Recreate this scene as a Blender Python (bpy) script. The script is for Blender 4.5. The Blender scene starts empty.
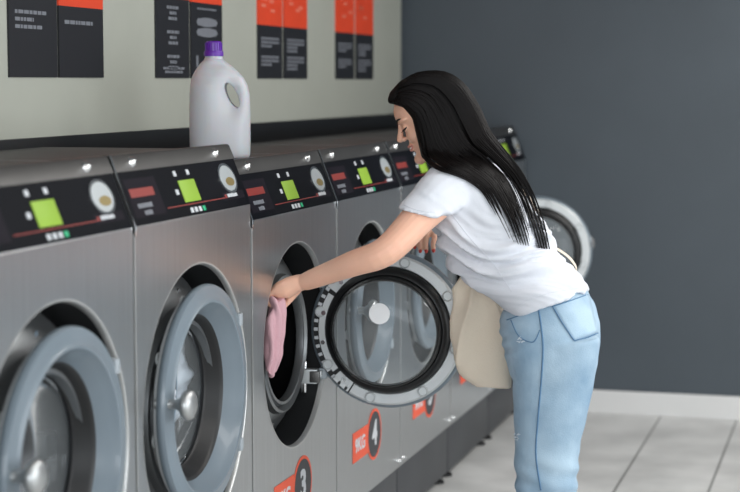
import bpy, bmesh, math, random
from mathutils import Vector, Matrix, noise
from mathutils.bvhtree import BVHTree
random.seed(7)
SC = bpy.context.scene
COL = SC.collection
PI = math.pi

# ------------------------------------------------------------------ camera, world, lights, exposure
FPX = 1750.0
CAM = Vector((1.6, 0.0, 1.61))
PITCH = math.atan(164 / FPX)
YAW = math.atan(500 * math.cos(PITCH) / FPX)
RGT = Vector((math.cos(YAW), math.sin(YAW), 0))
FH = Vector((-math.sin(YAW), math.cos(YAW), 0))
FWD = FH * math.cos(PITCH) - Vector((0, 0, math.sin(PITCH)))
UPV = RGT.cross(FWD)
cd = bpy.data.cameras.new('camera')
cam = bpy.data.objects.new('camera', cd)
COL.objects.link(cam)
m = Matrix.Identity(4)
for i in range(3):
    m[i][0], m[i][1], m[i][2], m[i][3] = RGT[i], UPV[i], -FWD[i], CAM[i]
cam.matrix_world = m
cd.sensor_width = 36
cd.lens = FPX / 740 * 36
cd.clip_start = .05
cd.dof.use_dof = True
cd.dof.focus_distance = 4.95
cd.dof.aperture_fstop = 2.7
SC.camera = cam

w = bpy.data.worlds.new('daylight')
SC.world = w
w.use_nodes = True
bg = w.node_tree.nodes['Background']
bg.inputs[0].default_value = (.80, .90, 1.0, 1)
bg.inputs[1].default_value = .55


def area(name, loc, rot, sx, sy, power, color):
    l = bpy.data.lights.new(name, 'AREA')
    l.shape = 'RECTANGLE'
    l.size, l.size_y, l.energy, l.color = sx, sy, power, color
    o = bpy.data.objects.new(name, l)
    o.location, o.rotation_euler = loc, rot
    COL.objects.link(o)


area('window_daylight', (5.0, 3.2, 1.65), (0, PI / 2, 0), 2.3, 6.2, 190, (.95, .98, 1.0))
area('shopfront_daylight', (2.6, -3.6, 2.0), (-PI / 2 - .1, 0, PI), 4.5, 2.0, 190, (.93, .97, 1.0))
area('overhead_fill_light', (1.9, 4.2, 2.93), (0, 0, 0), .5, 5.0, 60, (1.0, .98, .95))  # added overhead fill
area('far_fill_light', (2.6, 7.0, 2.93), (0, 0, 0), 1.6, 1.2, 60, (1.0, .98, .95))  # added fill to brighten the far floor and skirting, no fixture there
SC.view_settings.view_transform = 'Standard'
SC.view_settings.look = 'None'
SC.view_settings.exposure = 0.0
SC.view_settings.gamma = 1.0
SC.view_settings.use_curve_mapping = False


# ------------------------------------------------------------------ helpers
def at(px, py, y):
    """point on the vertical plane at row position y seen through that place of the photograph"""
    r = FWD + RGT * ((px - 370) / FPX) + UPV * ((246 - py) / FPX)
    return CAM + r * (y / r.y)


def viewray(px, py):
    return (FWD + RGT * ((px - 370) / FPX) + UPV * ((246 - py) / FPX)).normalized()


def lin(c):
    c = c / 255
    return c / 12.92 if c <= .04045 else ((c + .055) / 1.055) ** 2.4


def rgb(r, g, b):
    return (lin(r), lin(g), lin(b), 1)


MATS = {}


def mat(name, col, rough=.5, metal=0, bump=0, bscale=40, var=0, vscale=6, spec=.5, stretch=(1, 1, 1), coat=0, col2=None, aniso=0, sss=0, trans=0, alpha=1, ior=1.5):
    if name in MATS:
        return MATS[name]
    M = bpy.data.materials.new(name)
    M.use_nodes = True
    nt = M.node_tree
    b = nt.nodes['Principled BSDF']
    b.inputs['Base Color'].default_value = col
    b.inputs['Roughness'].default_value = rough
    b.inputs['Metallic'].default_value = metal
    b.inputs['Specular IOR Level'].default_value = spec
    b.inputs['Coat Weight'].default_value = coat
    b.inputs['Anisotropic'].default_value = aniso
    b.inputs['Subsurface Weight'].default_value = sss
    b.inputs['Subsurface Scale'].default_value = .01
    b.inputs['Transmission Weight'].default_value = trans
    b.inputs['IOR'].default_value = ior
    if bump or var or col2:
        tc = nt.nodes.new('ShaderNodeTexCoord')
        mp = nt.nodes.new('ShaderNodeMapping')
        mp.inputs['Scale'].default_value = stretch
        nt.links.new(tc.outputs['Object'], mp.inputs[0])
    if var or col2:
        n = nt.nodes.new('ShaderNodeTexNoise')
        n.inputs['Scale'].default_value = vscale
        n.inputs['Detail'].default_value = 5
        nt.links.new(mp.outputs[0], n.inputs[0])
        r = nt.nodes.new('ShaderNodeValToRGB')
        r.color_ramp.elements[0].position = .32
        r.color_ramp.elements[1].position = .68
        c2 = col2 if col2 else tuple(min(1, c * (1 + var)) for c in col[:3]) + (1,)
        c1 = col if col2 else tuple(c * (1 - var) for c in col[:3]) + (1,)
        r.color_ramp.elements[0].color = c1
        r.color_ramp.elements[1].color = c2
        nt.links.new(n.outputs[0], r.inputs[0])
        nt.links.new(r.outputs[0], b.inputs['Base Color'])
    if bump:
        n2 = nt.nodes.new('ShaderNodeTexNoise')
        n2.inputs['Scale'].default_value = bscale
        n2.inputs['Detail'].default_value = 3
        nt.links.new(mp.outputs[0], n2.inputs[0])
        bp = nt.nodes.new('ShaderNodeBump')
        bp.inputs['Strength'].default_value = bump
        bp.inputs['Distance'].default_value = .004
        nt.links.new(n2.outputs[0], bp.inputs['Height'])
        nt.links.new(bp.outputs[0], b.inputs['Normal'])
    MATS[name] = M
    return M


def glass_mat(name, tint, haze):
    M = bpy.data.materials.new(name)
    M.use_nodes = True
    nt = M.node_tree
    nt.nodes.clear()
    out = nt.nodes.new('ShaderNodeOutputMaterial')
    tr = nt.nodes.new('ShaderNodeBsdfTransparent')
    tr.inputs[0].default_value = tint
    gl = nt.nodes.new('ShaderNodeBsdfGlossy')
    gl.inputs['Roughness'].default_value = .05
    gl.inputs[0].default_value = (.62, .64, .66, 1)
    df = nt.nodes.new('ShaderNodeBsdfDiffuse')
    df.inputs[0].default_value = (.75, .8, .82, 1)
    fr = nt.nodes.new('ShaderNodeFresnel')
    fr.inputs[0].default_value = 1.28
    m1 = nt.nodes.new('ShaderNodeMixShader')
    m1.inputs[0].default_value = haze
    m2 = nt.nodes.new('ShaderNodeMixShader')
    nt.links.new(tr.outputs[0], m1.inputs[1])
    nt.links.new(df.outputs[0], m1.inputs[2])
    nt.links.new(fr.outputs[0], m2.inputs[0])
    nt.links.new(m1.outputs[0], m2.inputs[1])
    nt.links.new(gl.outputs[0], m2.inputs[2])
    nt.links.new(m2.outputs[0], out.inputs[0])
    return M


def mesh_of(pieces, smooth=False, auto=None):
    """pieces: list of (verts, faces, material) -> one mesh with material slots"""
    me = bpy.data.meshes.new('mesh')
    V, Fc, mi, mats = [], [], [], []
    for v, f, ma in pieces:
        if ma not in mats:
            mats.append(ma)
        k = len(V)
        V += [tuple(p) for p in v]
        Fc += [tuple(i + k for i in q) for q in f]
        mi += [mats.index(ma)] * len(f)
    me.from_pydata(V, [], Fc)
    for ma in mats:
        me.materials.append(ma)
    me.polygons.foreach_set('material_index', mi)
    bm = bmesh.new()
    bm.from_mesh(me)
    bmesh.ops.recalc_face_normals(bm, faces=bm.faces)
    if auto is not None:
        for f in bm.faces:
            f.smooth = True
        for e in bm.edges:
            if len(e.link_faces) == 2 and e.calc_face_angle(0) > math.radians(auto):
                e.smooth = False
    elif smooth:
        for f in bm.faces:
            f.smooth = True
    bm.to_mesh(me)
    bm.free()
    return me


def link(name, me, parent=None, loc=None, rot=None):
    o = bpy.data.objects.new(name, me)
    COL.objects.link(o)
    if parent:
        o.parent = parent
    if loc:
        o.location = loc
    if rot:
        o.rotation_euler = rot
    return o


def obj(name, pieces, parent=None, smooth=False, auto=None, loc=None):
    return link(name, mesh_of(pieces, smooth, auto), parent, loc)


def tag(o, label=None, cat=None, group=None, kind=None):
    if label:
        o['label'] = label
    if cat:
        o['category'] = cat
    if group:
        o['group'] = group
    if kind:
        o['kind'] = kind
    return o


def thing(name, loc, label, cat, group=None):
    o = bpy.data.objects.new(name, None)
    o.empty_display_size = .1
    o.location = loc
    COL.objects.link(o)
    return tag(o, label, cat, group)


def box(x0, y0, z0, x1, y1, z1, bev=0):
    bm = bmesh.new()
    bmesh.ops.create_cube(bm, size=1)
    for v in bm.verts:
        v.co = Vector((x0 + (x1 - x0) * (v.co.x + .5), y0 + (y1 - y0) * (v.co.y + .5), z0 + (z1 - z0) * (v.co.z + .5)))
    if bev:
        bmesh.ops.bevel(bm, geom=bm.edges[:], offset=bev, segments=2, affect='EDGES', profile=.6)
    return dump(bm)


def dump(bm):
    bm.verts.ensure_lookup_table()
    bm.verts.index_update()
    r = ([v.co.copy() for v in bm.verts], [[v.index for v in f.verts] for f in bm.faces])
    bm.free()
    return r


def shift(vf, d):
    d = Vector(d)
    return ([Vector(v) + d for v in vf[0]], vf[1])


def xf(vf, M):
    return ([M @ Vector(v) for v in vf[0]], vf[1])


def lathe(profile, segs=72, axis='x', close=False):
    """profile: list of (radius, axial).  Revolved about the axis; close joins the last ring to the first"""
    V, Fc = [], []
    n = len(profile)
    for r, a in profile:
        for k in range(segs):
            t = 2 * PI * k / segs
            c, s = r * math.cos(t), r * math.sin(t)
            V.append(Vector((a, c, s)) if axis == 'x' else Vector((c, s, a)))
    for i in range(n if close else n - 1):
        j = (i + 1) % n
        for k in range(segs):
            l = (k + 1) % segs
            Fc.append([i * segs + k, i * segs + l, j * segs + l, j * segs + k])
    if not close:
        for i, r in ((0, profile[0][0]), (n - 1, profile[-1][0])):
            if 1e-9 < r < .004:
                Fc.append([i * segs + k for k in range(segs)])
    return V, Fc


def disc(r, a0, a1, segs=48, axis='x', ry=None):
    V, Fc = [], []
    ry = ry or r
    for a in (a0, a1):
        for k in range(segs):
            t = 2 * PI * k / segs
            c, s = r * math.cos(t), ry * math.sin(t)
            V.append(Vector((a, c, s)) if axis == 'x' else Vector((c, s, a)))
    for k in range(segs):
        l = (k + 1) % segs
        Fc.append([k, l, segs + l, segs + k])
    Fc.append(list(range(segs)))
    Fc.append(list(range(segs, 2 * segs)))
    return V, Fc


def tube(pts, radii, segs=10, flat=1.0, cap=True, closed=False):
    """tube along pts; radii number or list; flat squashes the second cross axis"""
    pts = [Vector(p) for p in pts]
    n = len(pts)
    if not isinstance(radii, (list, tuple)):
        radii = [radii] * n
    V, Fc = [], []
    up = None
    for i, p in enumerate(pts):
        if closed:
            t = pts[(i + 1) % n] - pts[i - 1]
        else:
            t = pts[min(i + 1, n - 1)] - pts[max(i - 1, 0)]
        t.normalize()
        if up is None:
            up = Vector((0, 0, 1)) if abs(t.z) < .9 else Vector((1, 0, 0))
        a = t.cross(up).normalized()
        b = a.cross(t).normalized()
        up = b
        for k in range(segs):
            th = 2 * PI * k / segs
            V.append(p + a * (math.cos(th) * radii[i]) + b * (math.sin(th) * radii[i] * flat))
    for i in range(n if closed else n - 1):
        j = (i + 1) % n
        for k in range(segs):
            l = (k + 1) % segs
            Fc.append([i * segs + k, i * segs + l, j * segs + l, j * segs + k])
    if cap and not closed:
        Fc.append(list(range(segs)))
        Fc.append(list(range((n - 1) * segs, n * segs)))
    return V, Fc


def limb(pts, radii, segs=16):
    """tube with rounded ends, resampled smoothly"""
    P, R = spline(pts, radii, 5)
    d0 = (P[0] - P[1]).normalized()
    d1 = (P[-1] - P[-2]).normalized()
    P = [P[0] + d0 * R[0] * .85, P[0] + d0 * R[0] * .5] + P + [P[-1] + d1 * R[-1] * .5, P[-1] + d1 * R[-1] * .85]
    R = [R[0] * .45, R[0] * .85] + R + [R[-1] * .85, R[-1] * .45]
    return tube(P, R, segs)


def spline(pts, vals, sub):
    pts = [Vector(p) for p in pts]
    n = len(pts)
    P, R = [], []
    for i in range(n - 1):
        a, b, c, d = pts[max(i - 1, 0)], pts[i], pts[i + 1], pts[min(i + 2, n - 1)]
        for k in range(sub):
            t = k / sub
            t2, t3 = t * t, t * t * t
            P.append(.5 * (2 * b + (c - a) * t + (2 * a - 5 * b + 4 * c - d) * t2 + (3 * b - 3 * c + d - a) * t3))
            R.append(vals[i] + (vals[i + 1] - vals[i]) * t)
    P.append(pts[-1])
    R.append(vals[-1])
    return P, R


def ball(c, r, sx=1, sy=1, sz=1, M=None, seg=20):
    bm = bmesh.new()
    bmesh.ops.create_uvsphere(bm, u_segments=seg, v_segments=seg // 2 + 2, radius=1)
    for v in bm.verts:
        v.co = Vector((v.co.x * r * sx, v.co.y * r * sy, v.co.z * r * sz))
        if M is not None:
            v.co = M @ v.co
        v.co += Vector(c)
    return dump(bm)


def loft(secs, segs=32):
    """secs: list of rings (lists of equal length)"""
    V, Fc = [], []
    n = len(secs[0])
    for s in secs:
        V += [Vector(p) for p in s]
    for i in range(len(secs) - 1):
        for k in range(n):
            l = (k + 1) % n
            Fc.append([i * n + k, i * n + l, (i + 1) * n + l, (i + 1) * n + k])
    Fc.append(list(range(n)))
    Fc.append(list(range((len(secs) - 1) * n, len(secs) * n)))
    return V, Fc


def ring(a, b, wl, segs=32, p=2.0, off=0):
    """ellipse-like ring between points a and b with half width wl along the row axis"""
    a, b = Vector(a), Vector(b)
    c, h = (a + b) / 2, (a - b) / 2
    R = []
    for k in range(segs):
        t = 2 * PI * k / segs
        ct, st = math.cos(t), math.sin(t)
        ct = math.copysign(abs(ct) ** (2 / p), ct)
        st = math.copysign(abs(st) ** (2 / p), st)
        R.append(c + h * ct + Vector((0, wl * st + off, 0)))
    return R


def remesh(parts, voxel, iters=4, factor=.5):
    """join closed shells into one continuous surface"""
    V, Fc = [], []
    for v, f in parts:
        k = len(V)
        V += [tuple(p) for p in v]
        Fc += [tuple(i + k for i in q) for q in f]
    me = bpy.data.meshes.new('tmp')
    me.from_pydata(V, [], Fc)
    bm = bmesh.new()
    bm.from_mesh(me)
    bmesh.ops.recalc_face_normals(bm, faces=bm.faces)
    bm.to_mesh(me)
    bm.free()
    o = bpy.data.objects.new('tmp', me)
    COL.objects.link(o)
    r = o.modifiers.new('r', 'REMESH')
    r.mode = 'VOXEL'
    r.voxel_size = voxel
    if iters:
        s = o.modifiers.new('s', 'SMOOTH')
        s.iterations = iters
        s.factor = factor
    dg = bpy.context.evaluated_depsgraph_get()
    dg.update()
    out = bpy.data.meshes.new_from_object(o.evaluated_get(dg))
    bpy.data.objects.remove(o)
    bpy.data.meshes.remove(me)
    for p in out.polygons:
        p.use_smooth = True
    return out


def bvh_of(me):
    return BVHTree.FromPolygons([v.co.copy() for v in me.vertices], [tuple(p.vertices) for p in me.polygons])


def patch(bvh, grid, lift=.002, thick=.003, direction=None):
    """cloth patch lying on a surface: grid of photo places -> thick sheet on what the view ray meets"""
    rows, top, bot = len(grid), [], []
    cols = len(grid[0])
    for row in grid:
        for (px, py) in row:
            d = viewray(px, py)
            h = bvh.ray_cast(CAM, d)
            if h[0] is None:
                q = top[-1][1] if top else 5.0
                p, nrm, dist = CAM + d * q, -d, q
            else:
                p, nrm, dist = h[0], h[1], h[3]
            if nrm.dot(d) > 0:
                nrm = -nrm
            top.append((p + nrm * (lift + thick), dist))
            bot.append(p + nrm * (lift - .004))
    V = [t[0] for t in top] + bot
    N = rows * cols
    Fc = []
    for i in range(rows - 1):
        for j in range(cols - 1):
            a = i * cols + j
            Fc.append([a, a + 1, a + cols + 1, a + cols])
            Fc.append([N + a, N + a + cols, N + a + cols + 1, N + a + 1])
    edge = [j for j in range(cols)] + [i * cols + cols - 1 for i in range(1, rows)] + [(rows - 1) * cols + j for j in range(cols - 2, -1, -1)] + [i * cols for i in range(rows - 2, 0, -1)]
    for k in range(len(edge)):
        a, b = edge[k], edge[(k + 1) % len(edge)]
        Fc.append([a, b, N + b, N + a])
    return V, Fc


def quadgrid(a, b, c, d, nu, nv):
    """a b top edge, d c bottom edge"""
    g = []
    for i in range(nv + 1):
        v = i / nv
        row = []
        for j in range(nu + 1):
            u = j / nu
            row.append((a[0] * (1 - u) * (1 - v) + b[0] * u * (1 - v) + c[0] * u * v + d[0] * (1 - u) * v,
                        a[1] * (1 - u) * (1 - v) + b[1] * u * (1 - v) + c[1] * u * v + d[1] * (1 - u) * v))
        g.append(row)
    return g


def text_vf(s, size, depth, M, bold=.0, narrow=1.0):
    """lettering as solid mesh in the plane, placed by matrix M"""
    c = bpy.data.curves.new('t', 'FONT')
    c.body = s
    c.size = size
    c.extrude = depth
    c.offset = bold
    c.align_x, c.align_y = 'CENTER', 'CENTER'
    o = bpy.data.objects.new('t', c)
    COL.objects.link(o)
    dg = bpy.context.evaluated_depsgraph_get()
    dg.update()
    me = bpy.data.meshes.new_from_object(o.evaluated_get(dg))
    V = [M @ Vector((v.co.x * narrow, v.co.y, v.co.z)) for v in me.vertices]
    Fc = [list(p.vertices) for p in me.polygons]
    bpy.data.objects.remove(o)
    bpy.data.curves.remove(c)
    bpy.data.meshes.remove(me)
    return V, Fc


# matrix that stands a flat drawing up on a face that looks along +x (drawing x -> +y, drawing y -> +z)
STAND = Matrix(((0, 0, 1, 0), (1, 0, 0, 0), (0, 1, 0, 0), (0, 0, 0, 1)))

# ------------------------------------------------------------------ materials
steel = mat('brushed_steel', rgb(196, 199, 201), .30, 1, bump=.05, bscale=30, stretch=(60, 60, 1), var=.05, vscale=3, aniso=.3)
steel_dark = mat('bezel_steel', rgb(104, 103, 102), .42, 1, var=.06)
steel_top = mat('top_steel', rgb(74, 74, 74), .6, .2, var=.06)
chrome = mat('polished_steel', rgb(225, 226, 226), .14, 1)
satin = mat('satin_nickel', rgb(186, 188, 188), .38, .9)
lip_steel = mat('rolled_lip_steel', rgb(212, 213, 212), .4, .8)
tubsteel = mat('tub_steel', rgb(138, 141, 143), .34, .8, var=.08)
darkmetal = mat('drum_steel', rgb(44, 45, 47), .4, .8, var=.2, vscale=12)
black_panel = mat('black_panel_film', rgb(12, 14, 20), .5, 0, var=.1, spec=.06)
black_rub = mat('black_rubber', rgb(17, 18, 20), .42, 0, bump=.1)
black = mat('black_lacquer', rgb(14, 14, 16), .35)
dark_gap = mat('recess_dark', rgb(22, 23, 25), .6)
plinth_m = mat('plinth_paint', rgb(62, 64, 67), .5, var=.08)
plastic = mat('grey_blue_plastic', rgb(116, 128, 137), .33, 0, var=.03, coat=.2)
white_pl = mat('pale_plastic', rgb(160, 168, 174), .4)
white_pr = mat('white_print', rgb(205, 208, 212), .5)
grey_pr = mat('grey_print', rgb(122, 125, 132), .5)
red_pr = mat('red_print', rgb(138, 46, 40), .5)
orange = mat('orange_print', rgb(232, 92, 62), .5)
orange_hd = mat('orange_red_header', rgb(226, 70, 34), .5, var=.05)
dark_disc = mat('charcoal_print', rgb(58, 60, 64), .5)
green_led = mat('green_indicator', rgb(24, 176, 120), .4)
badge_m = mat('badge_silver', rgb(190, 196, 198), .3, .3)
gold_m = mat('badge_gold', rgb(150, 132, 84), .35, .4)
flange_m = mat('cast_flange', rgb(208, 212, 213), .42, .35, bump=.1, bscale=60)
door_glass = glass_mat('door_glass', (.86, .9, .92, 1), .14)
red_film = mat('dark_label_film', rgb(30, 27, 34), .5, spec=.06)
board_m = mat('board_off_white', rgb(176, 178, 167), .55, var=.02)
poster_m = mat('poster_black', rgb(26, 27, 33), .45)
disp = bpy.data.materials.new('lime_display')
disp.use_nodes = True
_b = disp.node_tree.nodes['Principled BSDF']
_b.inputs['Base Color'].default_value = rgb(136, 172, 50)
_b.inputs['Emission Color'].default_value = rgb(165, 205, 45)
_b.inputs['Emission Strength'].default_value = .1

# ------------------------------------------------------------------ the setting
WY = 8.42
WX = -.66


def struct(name, pieces, auto=None):
    o = obj(name, pieces, auto=auto)
    o['kind'] = 'structure'
    return o


def floor_material():
    M = bpy.data.materials.new('floor_tiles')
    M.use_nodes = True
    nt = M.node_tree
    b = nt.nodes['Principled BSDF']
    tc = nt.nodes.new('ShaderNodeTexCoord')
    mp = nt.nodes.new('ShaderNodeMapping')
    mp.inputs['Location'].default_value = (-.308, 1.0, 0)
    nt.links.new(tc.outputs['Object'], mp.inputs[0])
    br = nt.nodes.new('ShaderNodeTexBrick')
    br.offset = 0
    br.inputs['Scale'].default_value = 1
    br.inputs['Brick Width'].default_value = .36
    br.inputs['Row Height'].default_value = 12.0
    br.inputs['Mortar Size'].default_value = .006
    br.inputs['Mortar Smooth'].default_value = .2
    br.inputs['Color1'].default_value = rgb(210, 210, 208)
    br.inputs['Color2'].default_value = rgb(218, 218, 216)
    br.inputs['Mortar'].default_value = rgb(140, 140, 138)
    nt.links.new(mp.outputs[0], br.inputs[0])
    n = nt.nodes.new('ShaderNodeTexNoise')
    n.inputs['Scale'].default_value = 3.5
    n.inputs['Detail'].default_value = 6
    nt.links.new(tc.outputs['Object'], n.inputs[0])
    r = nt.nodes.new('ShaderNodeValToRGB')
    r.color_ramp.elements[0].position = .35
    r.color_ramp.elements[0].color = (.80, .80, .80, 1)
    r.color_ramp.elements[1].position = .65
    r.color_ramp.elements[1].color = (1.06, 1.06, 1.06, 1)
    nt.links.new(n.outputs[0], r.inputs[0])
    mx = nt.nodes.new('ShaderNodeMix')
    mx.data_type = 'RGBA'
    mx.blend_type = 'MULTIPLY'
    mx.inputs[0].default_value = 1
    nt.links.new(br.outputs['Color'], mx.inputs[6])
    nt.links.new(r.outputs[0], mx.inputs[7])
    nt.links.new(mx.outputs[2], b.inputs['Base Color'])
    b.inputs['Roughness'].default_value = .42
    return M


wall_dark = mat('charcoal_plaster', rgb(72, 80, 87), .62, 0, bump=.25, bscale=14, var=.07, vscale=1.6)
wall_pale = mat('pale_plaster', rgb(176, 178, 178), .7, var=.03)
skirting = mat('white_skirting', rgb(218, 218, 217), .45, var=.02)
terracotta = mat('terracotta_reflection', rgb(176, 104, 74), .6, var=.1)
struct('floor', [box(-1.2, -4, -.1, 5.2, 9, 0) + (floor_material(),)])
struct('wall_back', [box(WX - .1, WY, 0, 5.2, WY + .12, 3.05) + (wall_dark,)])
struct('wall_left', [box(WX - .12, -4, 0, WX, WY, 3.05) + (wall_dark,)])
struct('baseboard_back', [box(WX, WY - .016, 0, 4.8, WY, .115, .004) + (skirting,)])
struct('reflection_band', [box(1.75, WY - .02, .74, 4.8, WY, .92) + (terracotta,)])  # unseen band, added for its warm reflection in the steel fronts
struct('ceiling', [box(-1.2, -4, 3.0, 5.2, 9, 3.1) + (mat('ceiling_paint', rgb(132, 134, 135), .8),)])
struct('wall_right', [box(4.8, -4, 0, 4.92, WY, .55) + (wall_pale,), box(4.8, -4, 2.75, 4.92, WY, 3.0) + (wall_pale,),
                      box(4.8, 6.3, .55, 4.92, WY, 2.75) + (wall_pale,), box(4.8, -4, .55, 4.92, .1, 2.75) + (wall_pale,)])
bars = []
for k in range(9):
    yy = .1 + k * 6.2 / 8
    bars.append(box(4.83, yy - .025, .55, 4.88, yy + .025, 2.75) + (black,))
for zz in (.57, 1.3, 2.02, 2.73):
    bars.append(box(4.835, .1, zz - .02, 4.875, 6.3, zz + .02) + (black,))
struct('window_1', bars)


# ------------------------------------------------------------------ washing machines
W = .788                      # pitch of the row
GAP = .010


class Kind:
    pass


BIG, SMALL = Kind(), Kind()
BIG.zp, BIG.zb, BIG.zt, BIG.top = 1.279, 1.404, 1.443, 1.430
BIG.hole, BIG.zc, BIG.R, BIG.label = .354, .806, .286, .30
BIG.dx, BIG.dz, SMALL.dx, SMALL.dz = .022, .822, .018, .842
SMALL.zp, SMALL.zb, SMALL.zt, SMALL.top = 1.234, 1.358, 1.398, 1.384
SMALL.hole, SMALL.zc, SMALL.R, SMALL.label = .302, .842, .242, .412
ZB = .226
DEEP = .655
CACHE = {}


def cached(key, fn):
    if key not in CACHE:
        CACHE[key] = fn()
    return CACHE[key]


def cabinet_mesh(K, wd):
    """sheet-steel body: front with the round door cut-out, leaning console, top, sides, back"""
    y0, y1, yc = GAP / 2 + .003, wd - GAP / 2, wd / 2
    V, Fc = [], []
    angs = sorted(set([2 * PI * k / 96 for k in range(96)] + [math.atan2(z - K.zc, y - yc) % (2 * PI) for y in (y0, y1) for z in (ZB, K.zp)]))

    def edge_pt(a):
        c, s = math.cos(a), math.sin(a)
        t = 1e9
        if c > 1e-9: t = min(t, (y1 - yc) / c)
        if c < -1e-9: t = min(t, (y0 - yc) / c)
        if s > 1e-9: t = min(t, (K.zp - K.zc) / s)
        if s < -1e-9: t = min(t, (ZB - K.zc) / s)
        return Vector((0, yc + c * t, K.zc + s * t))
    n = len(angs)
    for a in angs:
        V.append(edge_pt(a))
    for a in angs:
        V.append(Vector((0, yc + K.hole * math.cos(a), K.zc + K.hole * math.sin(a))))
    for a in angs:
        V.append(Vector((-.13, yc + K.hole * math.cos(a), K.zc + K.hole * math.sin(a))))
    for k in range(n):
        l = (k + 1) % n
        Fc.append([k, l, n + l, n + k])
    pieces = [(list(V), Fc, steel)]
    wallF = [[n + k, n + (k + 1) % n, 2 * n + (k + 1) % n, 2 * n + k] for k in range(n)]
    pieces.append((list(V), wallF, dark_gap))
    # profile of the shell behind the front sheet
    prof = [(0, ZB), (0, K.zp), (-.05, K.zb), (-.062, K.zt - .012), (-.078, K.top), (-DEEP, K.top), (-DEEP, ZB)]
    PV, PF = [], []
    for y in (y0, y1):
        PV += [Vector((x, y, z)) for x, z in prof]
    N = len(prof)
    PF.append(list(range(N)))
    PF.append(list(range(N, 2 * N)))
    for k in range(1, N):
        l = (k + 1) % N
        PF.append([k, l, N + l, N + k])
    pieces.append((PV, [PF[0], PF[1]] + [PF[2], PF[3], PF[4]] + PF[6:], steel))
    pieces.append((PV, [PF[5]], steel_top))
    # polished rolled lip round the cut-out
    lip = [(K.hole + .003, .0006), (K.hole - .001, .0006), (K.hole - .004, -.003), (K.hole - .005, -.014), (K.hole - .001, -.014)]
    lv, lf = lathe(lip, 96)
    pieces.append((shift((lv, lf), (0, yc, K.zc)) + (lip_steel,)))
    return mesh_of(pieces, auto=35)


def drum_mesh(K, wd):
    r = K.R
    prof = [(K.hole + .001, -.128), (r * 1.17, -.125), (r * 1.155, -.095), (r * 1.02, -.070), (r * .86, -.055), (r * .84, -.036), (r * .81, -.032), (r * .79, -.04),
            (r * .76, -.05), (r * .735, -.036), (r * .70, -.036), (r * .69, -.048), (r * .69, -.058), (r * .72, -.062)]
    a = lathe(prof[:5], 72)
    b = lathe(prof[4:], 72)
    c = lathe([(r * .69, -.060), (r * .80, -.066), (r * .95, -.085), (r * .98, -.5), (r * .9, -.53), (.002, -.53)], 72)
    ribs = []
    for k in range(3):
        t = 2 * PI * k / 3 + .5
        v, f = box(-.5, -.03, r * .78, -.14, .03, r * .98, .01)
        ribs.append(xf((v, f), Matrix.Rotation(t, 4, 'X')) + (tubsteel,))
    d = Vector((0, wd / 2, K.zc))
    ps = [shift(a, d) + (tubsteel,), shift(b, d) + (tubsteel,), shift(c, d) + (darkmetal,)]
    ps += [shift(q[:2], d) + (q[2],) for q in ribs]
    for k in range(6):
        t = k * PI / 3 + .4
        s = disc(.007, -.056, -.047, 12)
        ps.append(shift(s, d + Vector((-.018, r * .98 * math.cos(t), r * .98 * math.sin(t)))) + (chrome,))
    return mesh_of(ps, auto=40)


def ring_mesh(R):
    prof = [(R * .80, -.024), (R * .95, -.024), (R * .985, -.019), (R, -.011), (R, -.004), (R * .988, .003), (R * .93, .006), (R * .875, .0075), (R * .855, .011), (R * .838, .010), (R * .825, .003), (R * .80, -.010),
            (R * .705, -.046), (R * .70, -.050), (R * .715, -.048)]
    return mesh_of([lathe(prof, 96, close=True) + (plastic,)], auto=40)


def back_plate_mesh(R):
    ps = [lathe([(R * .955, -.060), (R * .955, -.066), (R * .93, -.072), (R * .815, -.072), (R * .80, -.066), (R * .80, -.060)], 96, close=True) + (flange_m,)]
    for k in range(8):
        t = k * PI / 4 + .25
        p = Vector((0, R * .885 * math.cos(t), R * .885 * math.sin(t)))
        ps.append(shift(lathe([(.017, -.072), (.017, -.077), (.014, -.079), (.012, -.075), (.0005, -.075)], 20), p) + (flange_m,))
    return mesh_of(ps, auto=40)


def gasket_mesh(R):
    prof = [(R * .805, -.026), (R * .79, -.046), (R * .75, -.058), (R * .715, -.060), (R * .70, -.058), (R * .69, -.088), (R * .67, -.094), (R * .645, -.086), (R * .645, -.080), (R * .665, -.074), (R * .70, -.045), (R * .73, -.036)]
    return mesh_of([lathe(prof, 96, close=True) + (black_rub,)], auto=40)


def glass_mesh(R):
    r = R * .668
    outer, inner = [], []
    for k in range(13):
        t = k / 12 * PI / 2
        outer.append((max(r * math.cos(t) ** .55, .0008), -.082 - .065 * math.sin(t)))
    prof = [(r * .985, -.08)] + outer
    return mesh_of([lathe(prof, 72) + (door_glass,)], smooth=True)


def knob_mesh(R):
    prof = [(.0005, .076), (.024, .075), (.034, .069), (.037, .060), (.031, .050), (.018, .042), (.012, .032), (.0115, .0), (.018, -.002), (.018, -.02)]
    return mesh_of([lathe(prof, 32) + (satin,)], smooth=True)


def hinge_mesh(R, sg):
    t = sg * .62
    y, z = R * 1.0 * math.cos(t), R * 1.0 * math.sin(t)
    ps = [box(-.020, y - .006, z - .017, .006, y + .020, z + .017, .005) + (white_pl,),
          box(-.036, y + .008, z - .010, -.012, y + .026, z + .010, .003) + (flange_m,)]
    return mesh_of(ps, auto=30)


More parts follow.
